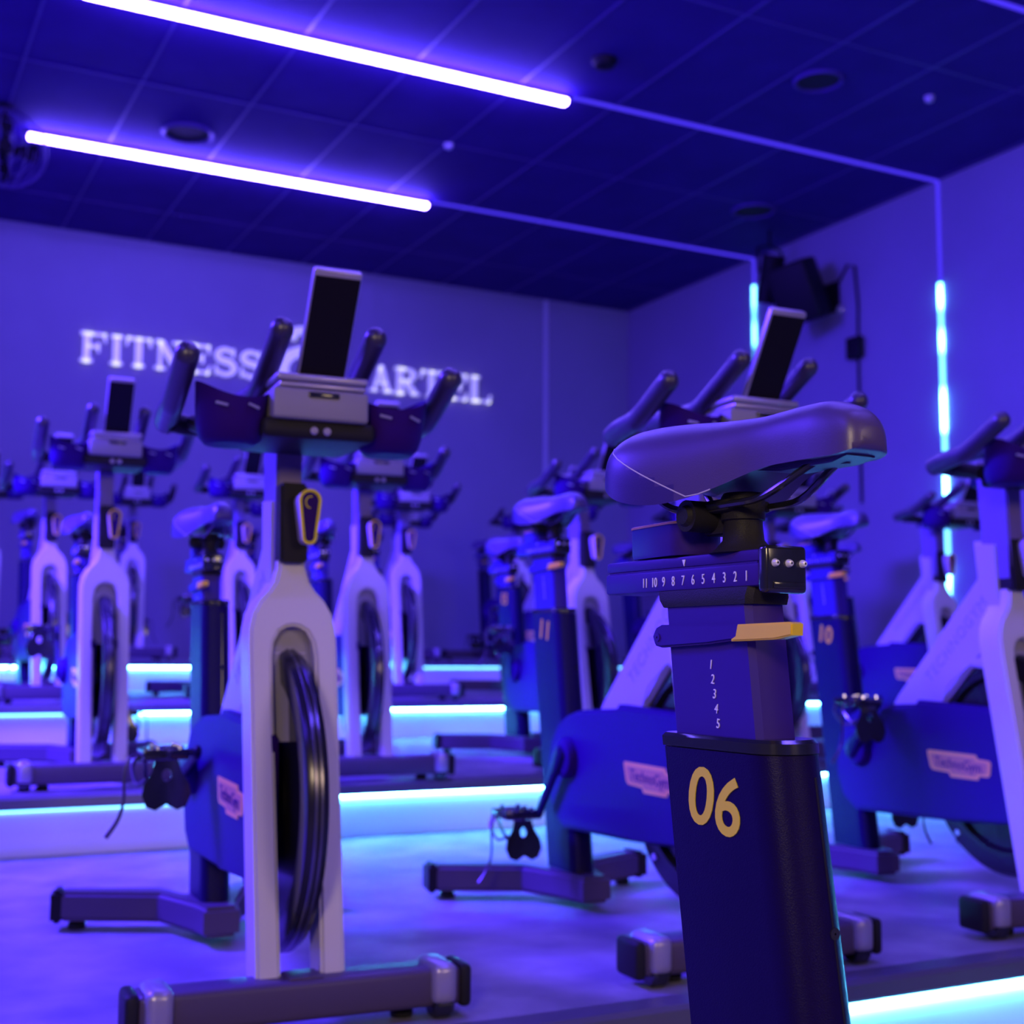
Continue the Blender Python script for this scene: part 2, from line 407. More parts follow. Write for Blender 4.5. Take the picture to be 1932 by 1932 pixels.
ring_fit(.17, 'round ceiling speaker ring beside the farther light line', (1.93, 8.50, ZC))
ring_fit(.17, 'round dark ceiling speaker above the right wall device', (6.2, 7.95, ZC))
ring_fit(.15, 'round ceiling speaker between the two right hand grid lines', (5.1, 5.9, ZC))
simple('smoke_detector', disc_fit(.075, .05), 'device', (3.82, 6.27, ZC), 'small dark smoke detector on the ceiling near the end of the near light line', 'smoke detector')
simple('sprinkler', disc_fit(.03, .035), 'frame_grey', (5.86, 5.76, ZC), 'tiny sprinkler head on the ceiling at upper right', 'sprinkler')
simple('sprinkler', disc_fit(.03, .035), 'frame_grey', (3.55, 7.86, ZC), 'tiny sprinkler head beyond the end of the grid bar, between the light lines', 'sprinkler')
# round wall fan hanging by the left end of the farther light line
t = bpy.data.objects.new('ceiling_fan', None); COL.objects.link(t); t.location = (.80, 8.55, ZC)
t['label'] = 'round caged fan hanging from the ceiling at the far left picture edge'; t['category'] = 'fan'
bm = B()
for k in range(9):
    a = PI * k / 9
    tube(bm, [(.26 * math.cos(b) * math.cos(a), .26 * math.cos(b) * math.sin(a) * .35, -.30 + .26 * math.sin(b)) for b in [2 * PI * j / 24 for j in range(25)]], .003, 5, cap=False)
for rr in (.1, .18, .26):
    tube(bm, [(rr * math.cos(2 * PI * j / 28), 0, -.30 + rr * math.sin(2 * PI * j / 28)) for j in range(29)], .004, 5, cap=False)
new('cage', finish(bm, 'cage'), 'tbar', t)
bm = B()
for k in range(4):
    R = Matrix.Rotation(k * PI / 2, 3, 'Y')
    q = [R @ Vector(p) for p in ((.03, -.02, .0), (.2, -.03, .05), (.22, .0, .0), (.2, .03, -.06), (.03, .02, -.02))]
    f = [bm.verts.new(p + Vector((0, 0, -.30))) for p in q] + [bm.verts.new(p + Vector((0, .006, -.30))) for p in q]
    bm.faces.new(f[:5]); bm.faces.new(f[:4:-1])
    for j in range(5): bm.faces.new((f[j], f[5 + j], f[5 + (j + 1) % 5], f[(j + 1) % 5]))
lathe(bm, [(.001, -.05), (.04, -.05), (.045, .06), (.001, .06)], (0, 0, -.30), 'y', 16)
new('blades', finish(bm, 'blades'), 'device', t)
bm = B(); tube(bm, [(0, .06, 0), (0, .06, -.30)], .012, 8); lathe(bm, [(.001, -.02), (.05, -.02), (.05, 0), (.001, 0)], (0, .06, 0), 'z', 16)
new('down_rod', finish(bm, 'down_rod'), 'device', t)
# dark loudspeaker on the right wall
t = bpy.data.objects.new('wall_speaker', None); COL.objects.link(t); t.location = (X1, 7.95, 3.5)
t['label'] = 'dark loudspeaker tilted on a bracket high on the right wall'; t['category'] = 'loudspeaker'
bm = B(); box(bm, -.50, -.20, -.17, .17, -.24, .24, r=.03, rot=Matrix.Rotation(math.radians(-22), 3, 'Y') @ Matrix.Rotation(.5, 3, 'Z'), seg=3); new('cabinet', finish(bm, 'cabinet'), 'device', t)
bm = B(); box(bm, -.03, 0, -.08, .08, -.12, .12, r=.004); tube(bm, [(-.01, 0, 0), (-.14, 0, .02), (-.25, 0, .02)], .025, 10); new('bracket', finish(bm, 'bracket'), 'device', t)
bm = B(); lathe(bm, [(.001, -.012), (.03, -.01), (.036, 0)], (-.02, -.10, -.115), 'x', 20); new('indicator', finish(bm, 'indicator'), 'lens', t)
t = bpy.data.objects.new('stage_light', None); COL.objects.link(t); t.location = (X1 - .35, 8.3, ZC)
t['label'] = 'dark stage light hanging from the ceiling beside the wall loudspeaker'; t['category'] = 'stage light'
bm = B(); lathe(bm, [(.001, -.22), (.075, -.22), (.08, -.1), (.095, .15), (.10, .17), (.001, .17)], (0, 0, 0), 'z', 24)
me = finish(bm, 'lamp_housing'); me.transform(Matrix.Translation((0, 0, -.38)) @ Matrix.Rotation(.35, 4, 'X')); new('lamp_housing', me, 'device', t)
bm = B(); tube(bm, [(0, 0, 0), (0, 0, -.12), (.12, 0, -.16), (.12, 0, -.36)], .012, 8); tube(bm, [(0, 0, -.12), (-.12, 0, -.16), (-.12, 0, -.36)], .012, 8); new('yoke', finish(bm, 'yoke'), 'device', t)
bm = B(); tube(bm, [(0, .25, -.16), (0, .10, .0), (0, .02, -.03), (-.0, -.01, -.35), (0, .0, -.7), (0, 0, -1.9)], .011, 8)
simple('cable', finish(bm, 'cable'), 'device', (X1 - .014, 7.66, 3.72), 'dark cable running down the right wall from the loudspeaker', 'cable')
bm = B(); box(bm, -.05, 0, -.075, .075, -.085, .085, r=.008)
simple('junction_box', finish(bm, 'junction_box'), 'device', (X1 - .026, 7.66, 3.03), 'small dark box on the cable below the wall loudspeaker', 'junction box')

# ------------------------------------------------------------------ the exercise bike (x forward, y to the rider's left)
def E_(name, loc=(0, 0, 0)):
    o = bpy.data.objects.new(name, None); COL.objects.link(o); o.location = loc; return o
root = E_('exercise_bike')
PARTS = {}
def part(name, bm, m, parent=None, grp=None, ang=35, loc=(0, 0, 0)):
    me = bm if isinstance(bm, bpy.types.Mesh) else finish(bm, name, True, ang)
    o = new(name, me, m, parent or root, loc)
    if grp: PARTS[o.name] = grp
    return o
# front foot bar
bm = B(); box(bm, .515, .597, -.285, .285, .022, .090, r=.012, seg=3); box(bm, .525, .587, -.03, .03, .088, .094, r=.002)
ff = part('front_foot_bar', bm, 'foot')
for s in (-1, 1):
    bm = B(); box(bm, .508, .612, s * .250 - .024, s * .250 + .024, .026, .100, r=.016, seg=3); part('wheel_guard', bm, 'silver', ff)
    bm = B(); lathe(bm, [(.001, -.019), (.026, -.019), (.031, -.012), (.031, .012), (.026, .019), (.001, .019)], (.578, s * .250, .031), 'y', 24); part('transport_wheel', bm, 'gloss', ff)
    bm = B(); box(bm, .512, .600, s * .293 - .012, s * .293 + .012, .018, .093, r=.010, seg=3); part('end_cap', bm, 'black', ff)
    bm = B(); lathe(bm, [(.001, 0), (.020, 0), (.022, .01), (.012, .024), (.001, .024)], (.54, s * .19, 0), 'z', 16); part('levelling_foot', bm, 'gloss', ff)
# rear foot bar: a chevron swept back
bm = B()
pts = [(-.445, -.315), (-.350, -.105), (-.195, -.050), (-.122, -.040), (-.122, .040), (-.195, .050), (-.350, .105), (-.445, .315),
       (-.515, .300), (-.430, .080), (-.330, .045), (-.330, -.045), (-.430, -.080), (-.515, -.300)]
prism(bm, pts, 'z', .022, .090, r=.010, seg=3)
rf = part('rear_foot_bar', bm, 'foot', ang=30)
for s in (-1, 1):
    bm = B(); prism(bm, [(-.438, s * .335), (-.443, s * .305), (-.518, s * .290), (-.515, s * .322)], 'z', .018, .093, r=.008); part('end_cap', bm, 'black', rf)
    bm = B(); lathe(bm, [(.001, 0), (.020, 0), (.022, .01), (.012, .024), (.001, .024)], (-.468, s * .27, 0), 'z', 16); part('levelling_foot', bm, 'gloss', rf)
# seat tube housing
def dsec(x0, x1, xf, hy, n=7, back=.012):
    """D section: flat back at x0, straight sides to x1, elliptical nose to xf"""
    P = [(x0 + back, -hy), ]
    P += [(x1, -hy)]
    for k in range(1, n * 2):
        a = -PI / 2 + PI * k / (2 * n); P.append((x1 + (xf - x1) * abs(math.cos(a)) ** .75, hy * math.sin(a)))
    P += [(x1, hy), (x0 + back, hy), (x0, hy - back), (x0, -hy + back)]
    return P
SL = .150
def housing_ring(z, grow=0.0):
    dx = -(z - .777) * SL
    return [(x + dx, y, z + (0.0)) for x, y in dsec(-.447 - grow, -.315, -.281 + grow, .034 + grow)]
bm = B(); loft(bm, [housing_ring(z) for z in (.07, .25, .45, .60, .764)])
st = part('seat_tube', bm, 'post', ang=40)
bm = B(); loft(bm, [housing_ring(.765, .0012), housing_ring(.774, .0012), housing_ring(.777, -.0015)]); part('top_rim', bm, 'gloss', st)
bm = B()
q0, q1 = .745, .10
hx = lambda z, y: -.281 - (z - .777) * SL - .0012 - .034 * (1 - (1 - (y / .034) ** 2) ** .375)
for (za, zb) in ((.745, .622), (.612, .12)):
    tube(bm, [(hx(za, .012) + .0012, .012, za), (hx(zb, .012) + .0012, .012, zb)], .0013, 6)
part('front_slot', bm, 'gloss', st)
bm = B(); lathe(bm, [(.001, .004), (.0052, .004), (.0055, .0), (.001, 0)], (hx(.617, .012) - .001, .012, .617), 'x', 16); part('front_bolt', bm, 'gloss', st)
# sliding seat post
PSL = .115
def post_ring(z, a, b, hy, r=.008):
    dx = -(z - .867) * PSL
    P = [(a + r, -hy), (b - r, -hy), (b - .002, -hy + r * .6), (b, -hy + r * 1.6), (b, hy - r * 1.6), (b - .002, hy - r * .6), (b - r, hy), (a + r, hy), (a, hy - r), (a, -hy + r)]
    return [(x + dx, y, z) for x, y in P]
bm = B(); loft(bm, [post_ring(z, -.460, -.330, .0225) for z in (.60, .75, .90, .925)])
sp = part('seat_post', bm, 'slider', grp='seat')
bm = B(); loft(bm, [post_ring(.918, -.464, -.326, .0245), post_ring(.925, -.468, -.324, .0255), post_ring(.934, -.472, -.322, .023)]); part('post_collar', bm, 'black', sp)
me0 = None
def text_part(s, size, mtx, m, parent, name='numerals', grp=None, **k):
    me = text_mesh(s, size, .0004, mtx, **k); me.name = name
    return part(name, me, m, parent, grp)
bmx = bmesh.new()
for i, ch in enumerate('12345'):
    z = .863 - i * .0134
    me = text_mesh(ch, .0125, .0004, side_mtx(-.391 + i * .0024, -.0229, z, -.12), sx=.85); bmx.from_mesh(me)
me = bpy.data.meshes.new('height_scale'); bmx.to_mesh(me); bmx.free(); part('height_scale', me, 'print_w', sp)
# height clamp with yellow lever
bm = B(); prism(bm, [(-.470, .881), (-.474, .890), (-.469, .898), (-.460, .901), (-.342, .900), (-.342, .886), (-.39, .882), (-.460, .879)], 'y', -.0300, -.0215, r=.002)
lathe(bm, [(.001, -.0012), (.004, -.001), (.004, .001)], (-.464, -.0301, .889), 'y', 14)
hl = part('height_lever', bm, 'slider', grp='seat')
bm = B(); prism(bm, [(-.349, .8865), (-.343, .889), (-.340, .8995), (-.272, .9005), (-.268, .899), (-.269, .889), (-.29, .886), (-.349, .8845)], 'y', -.034, -.020, r=.002)
part('yellow_tip', bm, 'yellow', hl)['label'] = 'yellow lever tip'
# horizontal slider
bm = B()
box(bm, -.563, -.321, -.0245, .0245, .9335, .9545, r=.003); box(bm, -.562, -.321, -.024, .024, .9555, .9665, r=.003)
box(bm, -.558, -.325, -.022, .022, .95, .96)
sl = part('seat_slider', bm, 'slider', grp='seat')
bm = B(); box(bm, -.322, -.309, -.0255, .0225, .927, .9695, r=.004, seg=3); box(bm, -.310, -.3075, -.018, .018, .931, .937, r=.001); ec = part('end_block', bm, 'gloss', sl)
bm = B()
for y in (-.016, 0, .016): lathe(bm, [(.001, .004), (.0025, .0035), (.0036, .001), (.0038, -.002)], (-.3085, y, .9535), 'x', 14)
part('screw_heads', bm, 'screw', sl)['label'] = 'bright steel screw heads'
bmx = bmesh.new()
xs = [(-.323 - (10 - i) * 0 - .0157 * i) for i in range(11)]
for i in range(11):
    me = text_mesh(str(i + 1), .0135, .0004, side_mtx(-.337 - .0155 * i, -.0248, .9425, 0), sx=.72); bmx.from_mesh(me)
me = bpy.data.meshes.new('reach_scale'); bmx.to_mesh(me); bmx.free(); part('reach_scale', me, 'print_w', sl)
bm = B(); prism(bm, [(-.4315, .9628), (-.4265, .9628), (-.429, .9566)], 'y', -.0246, -.0235); part('pointer_mark', bm, 'print_w', sl)
# reach knob on top of the slider
def tear(x0, x1, hy, z):
    P = []
    for k in range(9):
        a = -PI / 2 + PI * k / 8; P.append((x1 - hy + hy * math.cos(a), hy * math.sin(a), z))
    P += [(x0 + .006, hy * .72, z), (x0, hy * .6, z), (x0, -hy * .6, z), (x0 + .006, -hy * .72, z)]
    return P
bm = B(); loft(bm, [tear(-.523, -.422, .027, .968), tear(-.525, -.420, .028, .972), tear(-.525, -.420, .028, .9985)])
kn = part('reach_knob', bm, 'slider', grp='seat')
bm = B(); loft(bm, [tear(-.526, -.419, .029, .9985), tear(-.526, -.419, .029, 1.0005), tear(-.523, -.422, .026, 1.0015)]); part('knob_rim', bm, 'badge', kn)
# saddle stem and clamp
bm = B()
lathe(bm, [(.001, .964), (.032, .966), (.026, .970), (.0195, .978), (.0180, .992), (.0180, .996), (.0205, .997), (.0205, 1.018), (.018, 1.022), (.001, 1.022)], (-.370, 0, 0), 'z', 28)
ss = part('saddle_stem', bm, 'black', grp='seat')
bm = B()
for k in range(3):
    o_ = [(.0, .017), (.001, .021), (.0, .021)][k]
tube(bm, [(-.405, -.040, 1.002), (-.405, .040, 1.002)], [.015, .015], 20); tube(bm, [(-.405, -.044, 1.002), (-.405, -.036, 1.002)], [.008, .013], 14); tube(bm, [(-.405, .044, 1.002), (-.405, .038, 1.002)], [.008, .013], 14)
box(bm, -.43, -.36, -.026, .026, 1.004, 1.016, r=.004); box(bm, -.415, -.38, -.012, .012, .985, 1.004, r=.003)
part('clamp', bm, 'black', ss)
# saddle
def sring(x, w, zt, zb, n=40, drop=0.0, flat=.62):
    P = []
    for k in range(n + 1):
        a = PI * k / n; c = math.cos(a); s_ = math.sin(a)
        P.append((x, -w * (abs(c) ** .85) * (1 if c > 0 else -1), zb - drop * abs(c) ** 3 + (zt - zb) * s_ ** flat))
    for k in range(1, 8):
        t = k / 8; P.append((x, w * (1 - 2 * t) * .93, zb + (.004 + min(.012, (zt - zb) * .25) * math.sin(PI * t)) * (1 if x < -.26 else 0.05)))
    return P
secs = [(-.204, .013, 1.061, 1.046), (-.207, .019, 1.068, 1.042), (-.213, .0235, 1.076, 1.040), (-.225, .0265, 1.083, 1.038), (-.245, .028, 1.089, 1.038), (-.27, .0285, 1.090, 1.038), (-.30, .031, 1.089, 1.037), (-.325, .036, 1.088, 1.032),
        (-.35, .045, 1.089, 1.024), (-.38, .056, 1.091, 1.016), (-.41, .066, 1.094, 1.012), (-.435, .073, 1.096, 1.013), (-.46, .077, 1.097, 1.018), (-.48, .076, 1.096, 1.026), (-.496, .070, 1.091, 1.036), (-.506, .058, 1.084, 1.045), (-.511, .040, 1.075, 1.052)]
def dense(L, k=4):
    out = []
    for i in range(len(L) - 1):
        p0, p1, p2, p3 = L[max(i - 1, 0)], L[i], L[i + 1], L[min(i + 2, len(L) - 1)]
        for j in range(k):
            t = j / k
            out.append(tuple(.5 * (2 * p1[c] + (p2[c] - p0[c]) * t + (2 * p0[c] - 5 * p1[c] + 4 * p2[c] - p3[c]) * t * t + (3 * p1[c] - p0[c] - 3 * p2[c] + p3[c]) * t ** 3) for c in range(4)))
    return out + [L[-1]]
secs = dense(secs)
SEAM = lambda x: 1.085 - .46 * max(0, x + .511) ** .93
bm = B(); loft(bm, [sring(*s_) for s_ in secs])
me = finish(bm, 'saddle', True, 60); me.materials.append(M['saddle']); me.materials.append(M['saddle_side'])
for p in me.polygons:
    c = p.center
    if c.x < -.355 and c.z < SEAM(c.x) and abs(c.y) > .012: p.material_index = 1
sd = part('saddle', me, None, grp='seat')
for s in (-1, 1):
    bm = B(); P = []
    for k in range(13):
        x = -.508 + k / 12 * .150; zt_ = SEAM(x)
        # find half width of the skin at that height
        q = min(secs, key=lambda a: abs(a[0] - x)); j = secs.index(q); lo = secs[j]; hi = secs[max(j - 1, 0)] if x > q[0] else secs[min(j + 1, len(secs) - 1)]
        t = 0 if lo[0] == hi[0] else (x - lo[0]) / (hi[0] - lo[0]); W_, ZT, ZB = [lo[i] + (hi[i] - lo[i]) * t for i in (1, 2, 3)]
        h = min(max((zt_ - ZB) / (ZT - ZB), 0), 1); sn = h ** (1 / .62); cs = math.sqrt(max(0, 1 - sn * sn))
        P.append((x, s * (W_ * cs ** .85 + .0002), max(zt_, ZB)))
    tube(bm, P, .0007, 6); part('seam', bm, 'thread', sd)
for s in (-1, 1):
    bm = B(); tube(bm, [(-.242, s * .008, 1.044), (-.268, s * .014, 1.034), (-.315, s * .022, 1.013), (-.36, s * .024, 1.010), (-.425, s * .025, 1.010), (-.448, s * .03, 1.016), (-.470, s * .036, 1.034)], .0036, 8, sub=4); part('rail', bm, 'gloss', sd)
bm = B(); prism(bm, [(-.218, 1.038), (-.235, 1.034), (-.30, 1.034), (-.33, 1.038), (-.30, 1.042), (-.22, 1.044)], 'y', -.018, .018, r=.002)
lathe(bm, [(.001, -.0005), (.004, -.0005), (.004, .004)], (-.236, 0, 1.034), 'z', 12); part('nose_plate', bm, 'saddle_side', sd)
# main frame: head and down tube
bm = B()
prism(bm, [(.296, .958), (.386, .950), (.392, .83), (.412, .70), (.40, .66), (.347, .676), (.25, .60), (.158, .515), (.02, .44), (-.06, .50), (-.028, .540), (.308, .858)], 'y', -.034, .034, r=.008, seg=3)
fr = part('down_tube', bm, 'frame_grey', ang=30)
bm = B(); prism(bm, [(.40, .70), (.36, .655), (.27, .655), (.17, .60), (.135, .52), (.165, .51), (.2, .575), (.28, .625), (.37, .62), (.42, .65)], 'y', -.036, .036, r=.006); part('wheel_arch_guard', bm, 'frame_grey', fr)
dl = math.atan2(.248, .27)
text_part('TECHNOGYM', .046, side_mtx(.225, -.0344, .695, dl), 'emboss', fr, 'embossed_lettering', space=1.15)
# body core behind the chain cover
bm = B()
prism(bm, [(-.29, .47), (-.30, .30), (-.23, .20), (-.05, .205), (.10, .215), (.10, .50), (-.05, .50), (-.20, .49)], 'y', -.034, .046, r=.006); bc = part('bottom_bracket_body', bm, 'cover')
def cover_outline(k=0.0):
    return [(-.176, .494), (-.12, .508), (-.07, .514), (.085, .522), (.095, .533), (.36, .524), (.455, .51), (.475, .50), (.49, .26), (.48, .245), (.44, .236), (.27, .222), (.10, .214), (-.06, .210), (-.19, .206), (-.245, .240), (-.272, .30), (-.274, .37), (-.255, .43), (-.22, .472)]
bm = B(); prism(bm, cover_outline(), 'y', -.066, -.030, r=.009, seg=3)
cv = part('chain_cover', bm, 'cover', ang=30)
bm = B(); prism(bm, [(.150, .526), (.128, .46), (.122, .40), (.128, .31), (.158, .219), (.44, .238), (.475, .25), (.455, .50), (.36, .519)], 'y', -.0715, -.064, r=.006, seg=3); part('front_panel', bm, 'cover', cv)
bm = B(); prism(bm, cover_outline(), 'y', .030, .050, r=.007, seg=2); part('left_cover', bm, 'cover', ang=30)
bp = [(.148, .402), (.330, .400), (.336, .390), (.378, .388), (.384, .382), (.380, .352), (.372, .346), (.342, .346), (.336, .336), (.236, .336), (.228, .347), (.165, .350), (.156, .358), (.145, .396)]
bm = B(); prism(bm, bp, 'y', -.0735, -.0700); bd = part('badge', bm, 'badge', cv); bd['label'] = 'orange badge with script lettering'
bm = B(); cxb = .262
prism(bm, [(cxb + (x - cxb) * .90, .369 + (z - .369) * .72) for x, z in bp], 'y', -.0740, -.0730); part('badge_centre', bm, 'badge_in', cv)['label'] = 'darker centre of the badge'
text_part('TechnoGym', .037, side_mtx(.264, -.0743, .370, -.04) @ Matrix.Shear('XY', 4, (.25, 0)) if False else side_mtx(.264, -.0743, .370, -.04), 'cover', cv, 'badge_script', space=.95)['label'] = 'dark script on the badge'
# fork with arch
def fork_x(z): return .5558 - (z - .077) * .185
def arch(hw, zt, zb, n=12):
    return [(-hw, zb)] + [(-hw * math.cos(PI * k / n), zt - hw * .9 + hw * .9 * math.sin(PI * k / n)) for k in range(n + 1)] + [(hw, zb)]
outer = [(-.080, .070), (-.0835, .66), (-.0825, .695), (-.076, .725), (-.062, .750), (-.045, .768), (-.034, .785), (-.027, .81), (-.0245, .84)]
outer = outer + [(-y, z) for y, z in outer[::-1]]
inner = [(.036, .070), (.0405, .58), (.041, .645), (.037, .672), (.026, .692), (.012, .700), (0, .702)]
inner = inner + [(-y, z) for y, z in inner[-2::-1]]
bm = B()
pl = outer + inner   # single simple polygon: outer from left foot over the top to right foot, then back along the inner arch
lo_, hi_ = [], []
for y, z in pl:
    hi_.append(bm.verts.new((fork_x(z), y, z))); lo_.append(bm.verts.new((fork_x(z) - .075, y, z)))
fa = bm.faces.new(hi_); fb = bm.faces.new(lo_[::-1]); sd_ = []
for i in range(len(pl)): sd_.append(bm.faces.new((hi_[i], lo_[i], lo_[(i + 1) % len(pl)], hi_[(i + 1) % len(pl)])))
bmesh.ops.recalc_face_normals(bm, faces=[fa, fb] + sd_)
bmesh.ops.bevel(bm, geom=[e for e in fa.edges], offset=.006, segments=3, affect='EDGES', clamp_overlap=True)
bmesh.ops.triangulate(bm, faces=[f for f in bm.faces if len(f.verts) > 4])
fk = part('fork', bm, 'fork', ang=32)
bm = B(); P0 = [(y, z) for y, z in inner if z > .56]
P0 = [(.0385, .49)] + [(y * .985, z) for y, z in P0] + [(-.0385, .49)]
vs = [bm.verts.new((fork_x(z) - .03, y, z - .002)) for y, z in P0] ; vs2 = [bm.verts.new((fork_x(z) - .038, y, z - .002)) for y, z in P0]
bm.faces.new(vs); bm.faces.new(vs2[::-1])
for i in range(len(vs)): bm.faces.new((vs[i], vs2[i], vs2[(i + 1) % len(vs)], vs[(i + 1) % len(vs)]))
part('arch_plate', bm, 'emboss', fk)
# flywheel
bm = B(); lathe(bm, [(.03, -.012), (.06, -.010), (.07, -.005), (.215, -.005), (.225, -.019), (.270, -.021), (.277, -.019), (.282, -.010), (.284, 0), (.282, .010), (.277, .019), (.270, .021), (.225, .019), (.215, .005), (.07, .005), (.06, .010), (.03, .012), (.03, -.012)], (.362, 0, .380), 'y', 72)
fw = part('flywheel', bm, 'wheel', ang=25)
bm = B(); lathe(bm, [(.2825, -.0085), (.2852, -.0075), (.2852, -.003), (.2835, -.002), (.2835, .002), (.2852, .003), (.2852, .0075), (.2825, .0085)], (.362, 0, .380), 'y', 72); part('rim_band', bm, 'rim', fw)
bm = B(); lathe(bm, [(.001, -.045), (.012, -.045), (.03, -.03), (.03, .03), (.012, .045), (.001, .045)], (.362, 0, .380), 'y', 24); part('hub', bm, 'gloss', fw)
bm = B(); lathe(bm, [(.001, -.024), (.008, -.024), (.010, -.018), (.001, -.018)], (.196, 0, .185), 'y', 14); part('rim_bolt', bm, 'chrome', fw)
# handlebar post with clamp block and brake lever
bm = B(); prism(bm, [(.300, .80), (.398, .80), (.392, 1.085), (.282, 1.085)], 'y', -.028, .022, r=.004)
hp = part('handlebar_post', bm, 'barpost', grp='bar')
bm = B()
for k in range(12): box(bm, .352, .358, -.0232, -.0215, .975 + k * .008, .977 + k * .008)
part('post_scale', bm, 'print_w', hp)
bm = B(); prism(bm, [(.372, .822), (.438, .822), (.424, .975), (.372, .975)], 'y', -.027, .026, r=.005); cb = part('clamp_block', bm, 'black')
def teardrop(r1, z1, r2, z2, y, n=12):
    P = [(y + r1 * math.cos(PI * k / n), z1 + r1 * math.sin(PI * k / n)) for k in range(n + 1)]
    P += [(y - r2 * math.cos(PI * k / n), z2 - r2 * math.sin(PI * k / n)) for k in range(n + 1)]
    return P
bm = B(); prism(bm, teardrop(.0205, .937, .0125, .868, .019), 'x', .425, .470, r=.004); bl = part('brake_lever', bm, 'frame_grey')
bm = B()
tp = teardrop(.0195, .937, .0115, .868, .019)
tube(bm, [(.4705, y, z) for y, z in tp] + [(.4705, *tp[0])], .0030, 8, cap=False); part('yellow_rim', bm, 'print_y', bl)
bm = B(); prism(bm, teardrop(.0165, .937, .009, .868, .019), 'x', .469, .4712, r=.0006); part('lever_face', bm, 'cover', bl)
bm = B(); tube(bm, [(.4716, .019 + .009 * math.cos(a), .934 + .011 * math.sin(a)) for a in [math.radians(70 + 20 * k) for k in range(11)]], .0011, 6); part('lever_symbol', bm, 'print_y', bl)
# handlebar
bm = B(); box(bm, .255, .47, -.026, .026, 1.052, 1.086, r=.006); bs = part('bar_slider', bm, 'post', grp='bar')
bm = B()
tube(bm, [(.385, -.228, 1.082), (.372, -.16, 1.078), (.372, .16, 1.078), (.385, .228, 1.082)], .019, 14, sub=3)
box(bm, .38, .60, -.105, .105, 1.034, 1.070, r=.012, seg=3)
tube(bm, [(.40, -.19, 1.08), (.47, -.18, 1.06)], .016, 10); tube(bm, [(.40, .19, 1.08), (.47, .18, 1.06)], .016, 10)
hb = part('handlebar', bm, 'black', grp='bar')
bm = B(); box(bm, .46, .612, -.090, .086, 1.066, 1.122, r=.006, seg=3); part('front_panel', bm, 'panel', hb)['label'] = 'grey front panel'
bm = B(); box(bm, .608, .615, -.027, .03, 1.106, 1.116, r=.002); part('recess', bm, 'gloss', hb)
bm = B()
for y in (-.012, .012): lathe(bm, [(.001, .004), (.006, .003), (.0075, 0)], (.600, y, 1.048), 'x', 14)
part('bolt_heads', bm, 'silver', hb)
for s in (-1, 1):
    bm = B(); tube(bm, [(.352, s * .233, 1.082), (.40, s * .238, 1.092), (.455, s * .242, 1.098), (.50, s * .243, 1.108), (.632, s * .243, 1.172)], [.022, .0235, .022, .021, .022], 16, sub=5, round_end=2); part('outer_grip', bm, 'rubber', None, 'bar')
    bm = B(); tube(bm, [(.285, s * .088, 1.128), (.34, s * .088, 1.136), (.43, s * .087, 1.134), (.50, s * .086, 1.146), (.662, s * .086, 1.226)], [.022, .024, .022, .020, .021], 16, sub=5, round_end=2)
    part('inner_grip', bm, 'rubber', None, 'bar')
    # cup holder with dipped rim
    bm = B(); rings = []
    for t_, rr in ((0, .030), (.0, .045), (.10, .055), (.3, .061), (.6, .064), (1.0, .066)):
        ring = []
        for k in range(32):
            a = 2 * PI * k / 32
            top = 1.104 + .020 * math.sin(a) ** 2 - .006 * math.cos(a) + .006 * s * math.sin(a)
            z = 1.022 + (top - 1.022) * t_
            ring.append((.530 + rr * 1.0 * math.cos(a) + (z - 1.01) * .18, s * .150 + rr * math.sin(a), z))
        rings.append(ring)
    inn = []
    for t_, rr in ((1.0, .063), (.5, .060), (.1, .05), (.05, .02)):
        ring = []
        for k in range(32):
            a = 2 * PI * k / 32
            top = 1.104 + .020 * math.sin(a) ** 2 - .006 * math.cos(a) + .006 * s * math.sin(a)
            z = 1.026 + (top - 1.026) * t_
            ring.append((.530 + rr * math.cos(a) + (z - 1.01) * .18, s * .150 + rr * math.sin(a), z))
        inn.append(ring)
    loft(bm, rings + inn); chh = part('cup_holder', bm, 'cover', None, 'bar', ang=50)
    bm = B()
    for a in (-.45, .42):
        c = Vector((.530 + .0665 * math.cos(a) + .015, s * .150 + .0665 * math.sin(a), 1.083)); dv = Vector((-math.sin(a), math.cos(a), -.25)).normalized() * .011
        tube(bm, [c - dv, c + dv], .0028, 8)
    part('slot', bm, 'silver', chh)
bm = B(); box(bm, .46, .615, -.086, .084, 1.134, 1.148, r=.006, seg=3); box(bm, .47, .612, -.080, .080, 1.123, 1.132, r=.003); tr = part('console_tray', bm, 'silver', None, 'bar')
dr = Matrix.Rotation(math.radians(31), 3, 'Y')
def slabrot(bm, w0, w1, t0, t1, y0, y1, r, seg=3):
    """slab in the display's own frame: w up along the leaning slab, t across its thickness"""
    tmp = B(); box(tmp, t0, t1, y0, y1, w0, w1, r=r, seg=seg); me = bpy.data.meshes.new('tmp'); tmp.to_mesh(me); tmp.free()
    me.transform(Matrix.Translation((.600, 0, 1.150)) @ dr.to_4x4()); bm.from_mesh(me); bpy.data.meshes.remove(me)
bm = B(); slabrot(bm, -.01, .194, -.020, -.001, -.044, .044, .005); ds = part('display', bm, 'silver', None, 'bar'); ds['label'] = 'leaning display with silver edge'
bm = B(); slabrot(bm, -.005, .182, -.004, .0008, -.041, .041, .0008, 1); part('back_panel', bm, 'device', ds)
bm = B(); slabrot(bm, .01, .18, -.0215, -.0198, -.039, .039, .0005, 1); part('screen', bm, 'gloss', ds)
